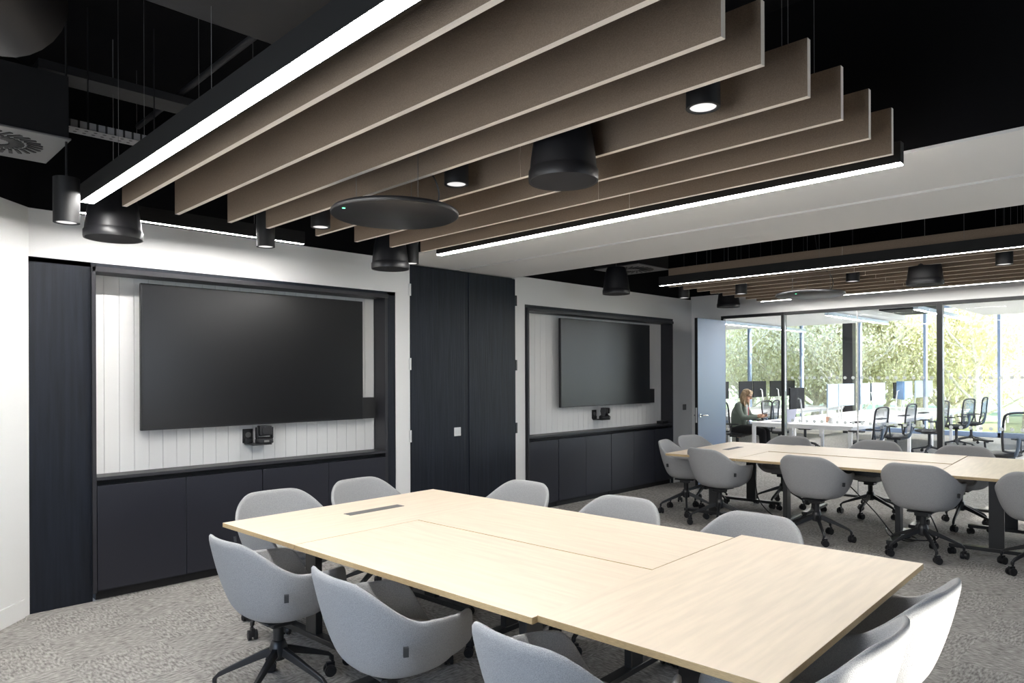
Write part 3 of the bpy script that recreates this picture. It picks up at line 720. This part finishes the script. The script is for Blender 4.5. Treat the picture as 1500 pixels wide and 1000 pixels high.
# keyboards, laptop, cups
def kb(x, y, a, label):
    r_ = empty('keyboard', (x, y, .73), a); tag(r_, label, 'keyboard', 'keyboards on the front desks')
    bx(-.21, .21, -.065, .065, 0, .016).build('base', 'task_dark', r_, bevel=.003)
    q = MB()
    for i in range(14):
        for j in range(4): q.box(-.2+i*.0285, -.176+i*.0285, -.055+j*.028, -.031+j*.028, .016, .02)
    q.build('keys', 'monitor_dark', r_)
for x, lb in ((13.3, 'black keyboard in front of the first pale monitor'), (14.6, 'black keyboard on the second front desk'), (16.0, 'black keyboard on the third front desk'), (17.4, 'black keyboard on the fourth front desk')): kb(x, 4.5, 0, lb)
for i, (x, y, c_, lb) in enumerate(((12.75, 4.75, 'white_object', 'white mug near the glass end of the front desks'), (13.0, 4.9, 'skin', 'small tan cup standing by the first monitor stand'), (14.45, 4.75, 'white_object', 'white mug between the second pair of monitors'), (15.5, 4.7, 'white_object', 'white mug on the desk past the column'))):
    r_ = empty('mug', (x, y, .73)); tag(r_, lb, 'mug', 'mugs on the front desks')
    MB().lathe([(0, 0), (.038, 0), (.041, .1), (.037, .1), (.034, .01), (0, .01)]).build('cup', c_, r_)
    MB().tube(curve_pts([(.04, 0, .08), (.065, 0, .07), (.065, 0, .035), (.038, 0, .025)]), .005, n=6).build('handle', c_, r_)
lp = empty('laptop', (12.72, 5.62, .73), math.radians(165)); tag(lp, 'open grey laptop on the desk in front of the person', 'laptop')
bx(-.17, .17, -.12, .12, 0, .016).build('keyboard_base', 'aluminium', lp, bevel=.003)
MB().box(-.17, .17, 0, .008, 0, .235, M=Matrix.Translation((0, .12, .012)) @ Matrix.Rotation(math.radians(-14), 4, 'X')).build('lid', 'aluminium', lp, bevel=.003)

# task chair (local front = +Y)
def task_chair():
    r_ = empty('task_chair')
    for k in range(5):
        a = 2*PI*k/5; M = RZ(a); q = MB(); vs = []
        for rr, z, hw, hh in ((.02, .13, .026, .02), (.12, .11, .022, .016), (.30, .075, .016, .012)):
            vs += [M @ Vector(v) for v in ((rr, -hw, z-hh), (rr, hw, z-hh), (rr, hw, z+hh), (rr, -hw, z+hh))]
        q.add(vs, [(i*4+j, i*4+(j+1) % 4, (i+1)*4+(j+1) % 4, (i+1)*4+j) for i in range(2) for j in range(4)]+[(0, 3, 2, 1), (8, 9, 10, 11)])
        lg = q.build('leg', 'task_dark', r_, bevel=.004); p = M @ Vector((.305, 0, 0)); caster(lg, p.x, p.y, 1.0, a+1)
    MB().cyl((0, 0, .12), (0, 0, .40), .028).lathe([(.05, .10), (.05, .15), (.03, .17)]).build('column', 'task_dark', r_)
    MB().ell((0, .02, .45), (.25, .25, .045), n=24).box(-.09, .09, -.12, .12, .39, .43).build('seat', 'task_dark', r_)
    path = [(-.16, -.20, .52), (-.21, -.245, .66), (-.215, -.255, .80), (-.205, -.275, .98), (-.16, -.29, 1.04), (0, -.295, 1.055), (.16, -.29, 1.04), (.205, -.275, .98), (.215, -.255, .80), (.21, -.245, .66), (.16, -.20, .52), (0, -.17, .49), (-.16, -.20, .52)]
    MB().tube(curve_pts(path, 5), .016, n=8).build('back_frame', 'task_dark', r_)
    vs = []; rows = [(.54, .155, -.21), (.66, .20, -.25), (.80, .205, -.26), (.98, .195, -.28), (1.03, .15, -.295)]
    for z, hw, y in rows:
        for k in range(7): t = -1+2*k/6; vs.append((hw*t, y-.025*(1-t*t), z))
    MB().add(vs, [(i*7+k, i*7+k+1, (i+1)*7+k+1, (i+1)*7+k) for i in range(4) for k in range(6)]).build('back_mesh', 'task_mesh', r_, smooth=180)
    MB().tube(curve_pts([(0, -.10, .42), (0, -.22, .45), (0, -.27, .56), (0, -.285, .70)], 5), .022, n=8).build('back_support', 'task_blue', r_)
    for s in (-1, 1):
        MB().tube([(s*.2, -.02, .42), (s*.27, -.02, .46), (s*.275, 0, .64)], .014, n=8).box(s*.275-.04, s*.275+.04, -.12, .13, .64, .665).build('armrest', 'task_dark', r_, bevel=.006)
    return r_
tproto = task_chair(); tused = False
def tchair(x, y, face, label):
    global tused
    o = tproto if not tused else copy_tree(tproto); tused = True
    o.location = (x, y, 0); o.rotation_euler = (0, 0, math.radians(face-90)); tag(o, label, 'chair', 'mesh back task chairs in the open office')
tchair(12.50, 4.10, 80, 'mesh task chair at the front desks, just right of the glass joint')
tchair(14.15, 4.12, 84, 'mesh task chair second along the front desks')
tchair(15.95, 4.02, 128, 'dark task chair turned sideways just left of the thick mullion')
tchair(17.75, 3.95, 72, 'mesh task chair just right of the thick mullion, by the windows')
tchair(19.1, 3.95, 88, 'furthest mesh task chair by the windows, its back in profile')
tchair(12.0, 2.10, 50, 'nearest mesh task chair at the right edge, seen from behind')
tchair(12.74, 6.53, -85, 'dark task chair the person sits on')
tchair(14.0, 6.25, -95, 'dark task chair behind the dark monitor right of the door mullion')
tchair(15.4, 6.3, -80, 'dark task chair half hidden behind the front row monitors')
tchair(14.3, 6.75, 95, 'blue-lit task chair behind the person, pulled to the back row')
tchair(12.9, 1.35, 120, 'task chair at the right frame edge, mostly cut off')

# ------------------------------------------------------------------ seated person (local front = +Y, origin on floor under hips)
pr = empty('person', (12.74, 6.47, 0), math.radians(-172)); tag(pr, 'seated person in green-grey jacket and glasses, looking down at a tablet at the white desk', 'person')
def limb(q, pts, rads, seg=6):
    P = curve_pts(pts, seg); n_ = len(pts)-1; R = []
    for i in range(len(P)):
        t = i/seg; k = min(int(t), n_-1); u = t-k; R.append(rads[k]*(1-u)+rads[k+1]*u)
    q.tube(P, R, n=14)
    q.ell(P[0], (R[0],)*3, n=12); q.ell(P[-1], (R[-1],)*3, n=12)
def remesh(o, vox, sm=4):
    md = o.modifiers.new('remesh', 'REMESH'); md.mode = 'VOXEL'; md.voxel_size = vox; md.use_smooth_shade = True
    md = o.modifiers.new('smooth', 'SMOOTH'); md.factor = .5; md.iterations = sm
hc = Vector((0, .13, 1.195)); HT = Matrix.Rotation(math.radians(-22), 4, 'X')
q = MB()
q.ell(hc, (.073, .090, .105), M=HT, n=24); q.ell(hc+HT @ Vector((0, .03, -.06)), (.052, .055, .055), M=HT, n=20)      # cranium and jaw
q.ell(hc+HT @ Vector((0, .098, -.012)), (.011, .018, .022), M=HT, n=12); q.ell(hc+HT @ Vector((0, .104, -.026)), (.013, .011, .009), n=10)
q.ell(hc+HT @ Vector((0, .080, -.062)), (.022, .012, .006), M=HT, n=12); q.ell(hc+HT @ Vector((0, .079, -.073)), (.018, .012, .007), M=HT, n=12); q.ell(hc+HT @ Vector((0, .07, -.10)), (.02, .018, .016), n=12)
for s in (-1, 1):
    q.ell(hc+HT @ Vector((s*.073, 0, -.012)), (.009, .018, .028), n=10); q.ell(hc+HT @ Vector((s*.03, .074, .022)), (.022, .014, .009), n=10)
    q.ell(hc+HT @ Vector((s*.045, .062, -.035)), (.024, .022, .022), n=12)
limb(q, [(0, .03, 1.0), (0, .06, 1.06), (0, .09, 1.12)], [.052, .048, .05])
limb(q, [(0, -.02, .5), (0, -.03, .66), (0, -.01, .84), (0, .02, .98)], [.13, .12, .135, .10])
for s in (-1, 1):
    limb(q, [(s*.09, -.01, .53), (s*.11, .22, .55), (s*.12, .46, .52)], [.085, .078, .055])
    limb(q, [(s*.12, .46, .52), (s*.12, .47, .28), (s*.12, .45, .08)], [.055, .050, .034]); limb(q, [(s*.12, .42, .05), (s*.13, .52, .035), (s*.13, .60, .028)], [.036, .034, .026])
    sh = (s*.165, .02, 1.0); el = (s*.225, .12, .79); wr = (s*.125, .355, .80)
    limb(q, [sh, (s*.21, .06, .9), el], [.055, .045, .038]); limb(q, [el, (s*.18, .25, .785), wr], [.038, .034, .024])
    # palm and fingers closing round the tablet edge
    pl = Vector((s*.118, .405, .812)); q.ell(pl, (.018, .048, .036), n=14)
    for i in range(4):
        b0 = pl+Vector((s*.006, .030+.004*i if i < 2 else .034-.003*i, .026-.016*i)); L_ = (.026, .029, .028, .022)[i]
        limb(q, [b0, b0+Vector((s*.002, L_, .004)), b0+Vector((-s*.012, L_*1.7, .004)), b0+Vector((-s*.028, L_*1.75, .002))], [.009, .0085, .008, .007], seg=3)
    limb(q, [pl+Vector((0, -.02, .028)), pl+Vector((-s*.018, .004, .042)), pl+Vector((-s*.034, .024, .040))], [.011, .010, .008], seg=3)
o = q.build('body', 'skin', pr, smooth=180); remesh(o, .006, 2)
q = MB()
limb(q, [(0, -.02, .56), (0, -.035, .68), (0, -.015, .84), (0, .02, .975)], [.155, .14, .155, .115])
for s in (-1, 1):
    limb(q, [(s*.06, .01, 1.005), (s*.15, .015, 1.0)], [.06, .068]); limb(q, [(s*.165, .02, 1.0), (s*.215, .06, .9), (s*.232, .12, .79)], [.070, .060, .054]); limb(q, [(s*.232, .12, .79), (s*.185, .25, .782), (s*.13, .345, .80)], [.054, .046, .036])
    q.ell((s*.07, .10, .80), (.06, .055, .2), n=16)
o = q.build('jacket', 'jacket', pr, smooth=180); remesh(o, .009, 4)
q = MB(); q.ell((0, .125, .86), (.045, .035, .17), n=16); q.ell((0, .08, 1.0), (.055, .05, .05), n=14)
o = q.build('shirt', 'shirt', pr, smooth=180); remesh(o, .008, 2)
q = MB(); q.box(-.012, .012, .158, .164, .80, .98); q.box(-.03, .03, .158, .166, .72, .80); q.build('lanyard', 'lanyard', pr)
q = MB(); q.ell((0, -.03, .53), (.175, .16, .11), n=20)
for s in (-1, 1):
    limb(q, [(s*.09, -.01, .53), (s*.11, .22, .55), (s*.12, .46, .52)], [.10, .094, .072]); limb(q, [(s*.12, .46, .52), (s*.12, .475, .3), (s*.12, .455, .11)], [.072, .068, .06])
o = q.build('trousers', 'trousers', pr, smooth=180); remesh(o, .01, 3)
q = MB()
for s in (-1, 1): q.ell((s*.128, .52, .035), (.042, .125, .034), n=16)
o = q.build('shoes', 'black_matte', pr, smooth=180)
q = MB(); q.ell(hc+HT @ Vector((0, -.022, .026)), (.088, .092, .105), M=HT, n=24)
rnd = random.Random(3)
for k in range(30):
    a = rnd.uniform(-2.5, 2.5); base = hc+HT @ Vector((.08*math.sin(a), -.045-.045*math.cos(a), rnd.uniform(-.02, .05)))
    end = base+Vector((rnd.uniform(-.03, .03)+.015*math.sin(a), rnd.uniform(-.04, .02), -rnd.uniform(.13, .23)))
    mid = (base+end)/2+Vector((rnd.uniform(-.02, .02), rnd.uniform(-.03, .01), 0)); limb(q, [base, mid, end], [.026, .024, .010], seg=4)
for k in range(12):
    a = -1.3+2.6*k/11; limb(q, [hc+HT @ Vector((.02*math.sin(a), .0, .105)), hc+HT @ Vector((.07*math.sin(a), .055, .09)), hc+HT @ Vector((.088*math.sin(a), .05*math.cos(a)+.02, .03))], [.02, .02, .012], seg=3)
o = q.build('hair', 'hair', pr, smooth=180); remesh(o, .006, 1)
q = MB()
for s in (-1, 1):
    c = hc+HT @ Vector((s*.033, .096, .018)); ring = [c+HT @ Vector((.026*math.cos(t*PI/8), 0, .020*math.sin(t*PI/8))) for t in range(17)]; q.tube(ring, .0028, n=6)
    q.tube([hc+HT @ Vector((s*.058, .096, .022)), hc+HT @ Vector((s*.076, .05, .02)), hc+HT @ Vector((s*.076, .0, .015))], .0028, n=6)
q.tube([hc+HT @ Vector((-.008, .1, .02)), hc+HT @ Vector((.008, .1, .02))], .0028, n=6); q.build('glasses', 'black_plastic', pr)
tb = empty('tablet', pr.matrix_basis @ Vector((0, .435, .835)), pr.rotation_euler.z)
tb.rotation_euler = (math.radians(35), 0, pr.rotation_euler.z); tag(tb, 'dark tablet held in both hands by the seated person', 'tablet')
bx(-.11, .11, -.08, .08, -.004, .004).build('case', 'task_dark', tb, bevel=.003); bx(-.1, .1, -.07, .07, .004, .0055).build('screen', 'screen_off', tb)

# ------------------------------------------------------------------ outside
tag(bx(21.3, 80, -60, 70, -.6, -.35).build('lawn', 'grass'), 'bright grass lawn outside the office windows', 'lawn', kind='stuff')
def make_tree(seed, leafm, H):
    rr = random.Random(seed); r_ = empty('tree')
    wood = MB(); leaves = MB()
    def branch(p, d_, L, rad, depth):
        pts = [p]; cur = p.copy(); dd = d_.copy()
        for i in range(4):
            dd = (dd+Vector((rr.uniform(-.2, .2), rr.uniform(-.2, .2), rr.uniform(-.05, .18)))).normalized(); cur = cur+dd*L/4; pts.append(cur.copy())
        wood.tube(pts, [rad*(1-.18*i) for i in range(5)], n=6 if depth < 2 else 4)
        if depth < 3:
            for k in range(5 if depth == 0 else 4):
                b0 = pts[rr.choice((1, 2, 3, 4))]; a = rr.uniform(0, 2*PI); nd = (dd*.5+Vector((math.cos(a), math.sin(a), rr.uniform(-.1, .6)))*.8).normalized()
                branch(b0, nd, L*rr.uniform(.5, .68), rad*.5, depth+1)
        if depth >= 1:
            for k in range(60):
                c = pts[rr.randint(1, 4)]+Vector((rr.gauss(0, .22), rr.gauss(0, .22), rr.gauss(0, .2))); s = rr.uniform(.03, .065)
                E = Euler((rr.uniform(0, 6), rr.uniform(0, 6), rr.uniform(0, 6))).to_matrix()
                leaves.add([c+E @ Vector(v)*s for v in ((-1, 0, 0), (0, -.5, .1), (1, 0, 0), (0, .5, .1))], [(0, 1, 2, 3)])
    branch(Vector((0, 0, -.4)), Vector((0, 0, 1)), H*.45, .09, 0)
    for k in range(7):
        a = k*2.4+rr.uniform(-.3, .3); branch(Vector((0, 0, .2+H*.085*k)), Vector((math.cos(a), math.sin(a), .5)).normalized(), H*.34*(1-.06*k), .035, 1)
    for m_, nm_, mt in ((wood, 'branches', 'bark'), (leaves, 'foliage', leafm)):
        me = bpy.data.meshes.new(nm_); me.from_pydata(m_.v, [], m_.f); me.materials.append(MATS[mt]); o = bpy.data.objects.new(nm_, me); C.objects.link(o); o.parent = r_
    return r_
trees = [make_tree(11, 'leaf', 8.0), make_tree(23, 'leaf_pale', 7.0)]
spots = []
rt = random.Random(5)
tn = ['by the open door', 'left of the first office mullion', 'behind the person', 'right of the first office mullion', 'left of the column', 'behind the column', 'right of the column', 'left of the thick mullion', 'behind the thick mullion', 'right of the thick mullion', 'towards the pale building', 'beside the pale building']
for row, (X, n_) in enumerate(((25.0, 9), (28.5, 10), (33.0, 11))):
    for k in range(n_):
        y0 = .175*X if row == 0 else .12*X; y1 = .56*X
        spots.append((X+rt.uniform(-1, 1), y0+(y1-y0)*(k+.5)/n_+rt.uniform(-.3, .3), row, k))
rown = ['front row', 'middle row', 'rear row']
for i, (x, y, row, k) in enumerate(spots):
    t = i % 2
    o = trees[t] if i < 2 else copy_tree(trees[t])
    o.location = (x, y, 0); o.rotation_euler.z = rt.uniform(0, 6); s = rt.uniform(1.05, 1.4); o.scale = (s, s, s*rt.uniform(.95, 1.1))
    tag(o, 'pale green tree in the dense row outside the office windows', 'tree', 'trees outside the office windows')
bd = empty('building', (42, 3, -.35)); tag(bd, 'pale low building outside at the right, beyond the trees', 'building')
bx(0, 8, -6, 7, 0, 5.2).build('wall', 'pale_cladding', bd)
for z in (1.6, 3.6):
    for k in range(5): bx(-.04, .02, -5+2.3*k, -3.4+2.3*k, z, z+.7).build('window', 'grille_metal', bd)

# ------------------------------------------------------------------ light
wd = bpy.data.worlds.new('world'); S.world = wd; wd.use_nodes = True
n = wd.node_tree.nodes; l = wd.node_tree.links; bg = n['Background']
tc = n.new('ShaderNodeTexCoord'); sx = n.new('ShaderNodeSeparateXYZ'); rp = n.new('ShaderNodeValToRGB')
l.new(tc.outputs['Generated'], sx.inputs[0]); l.new(sx.outputs['Z'], rp.inputs[0])
rp.color_ramp.elements[0].position = 0.0; rp.color_ramp.elements[0].color = (.85, .92, 1.0, 1)
rp.color_ramp.elements[1].position = .6; rp.color_ramp.elements[1].color = (.42, .64, 1.0, 1)
l.new(rp.outputs[0], bg.inputs['Color']); bg.inputs['Strength'].default_value = 2.3
sun = bpy.data.lights.new('sun', 'SUN'); so = bpy.data.objects.new('sun', sun); C.objects.link(so)
sun.energy = 9; sun.angle = .009; sun.color = (1, .95, .86)
dv = Vector((-.33, .94, -.53)).normalized(); so.rotation_euler = dv.to_track_quat('-Z', 'Y').to_euler(); so.location = (10, -10, 12)
def portal(loc, rot, sx_, sy_):
    a = bpy.data.lights.new('window_portal', 'AREA'); a.shape = 'RECTANGLE'; a.size = sx_; a.size_y = sy_; a.cycles.is_portal = True
    o = bpy.data.objects.new('window_portal', a); C.objects.link(o); o.location = loc; o.rotation_euler = rot
portal((XW-.16, 1.7, 1.55), (PI/2, 0, -PI/2), 2.4, 2.4)
portal(((SX0+SX1)/2, YS-.16, 1.9), (PI/2, 0, 0), 1.4, 1.8)
portal((15.6, -3.25, 1.75), (PI/2, 0, 0), 10, 2.9)
portal((XF+.15, 5.3, 1.7), (PI/2, 0, PI/2), 16.6, 3.4)

S.view_settings.view_transform = 'Standard'; S.view_settings.look = 'None'; S.view_settings.gamma = 1; S.view_settings.use_curve_mapping = False
S.view_settings.exposure = 1.35
S.cycles.use_denoising = True
S.cycles.max_bounces = 10; S.cycles.diffuse_bounces = 5; S.cycles.glossy_bounces = 4; S.cycles.transparent_max_bounces = 16
S.cycles.sample_clamp_indirect = 6
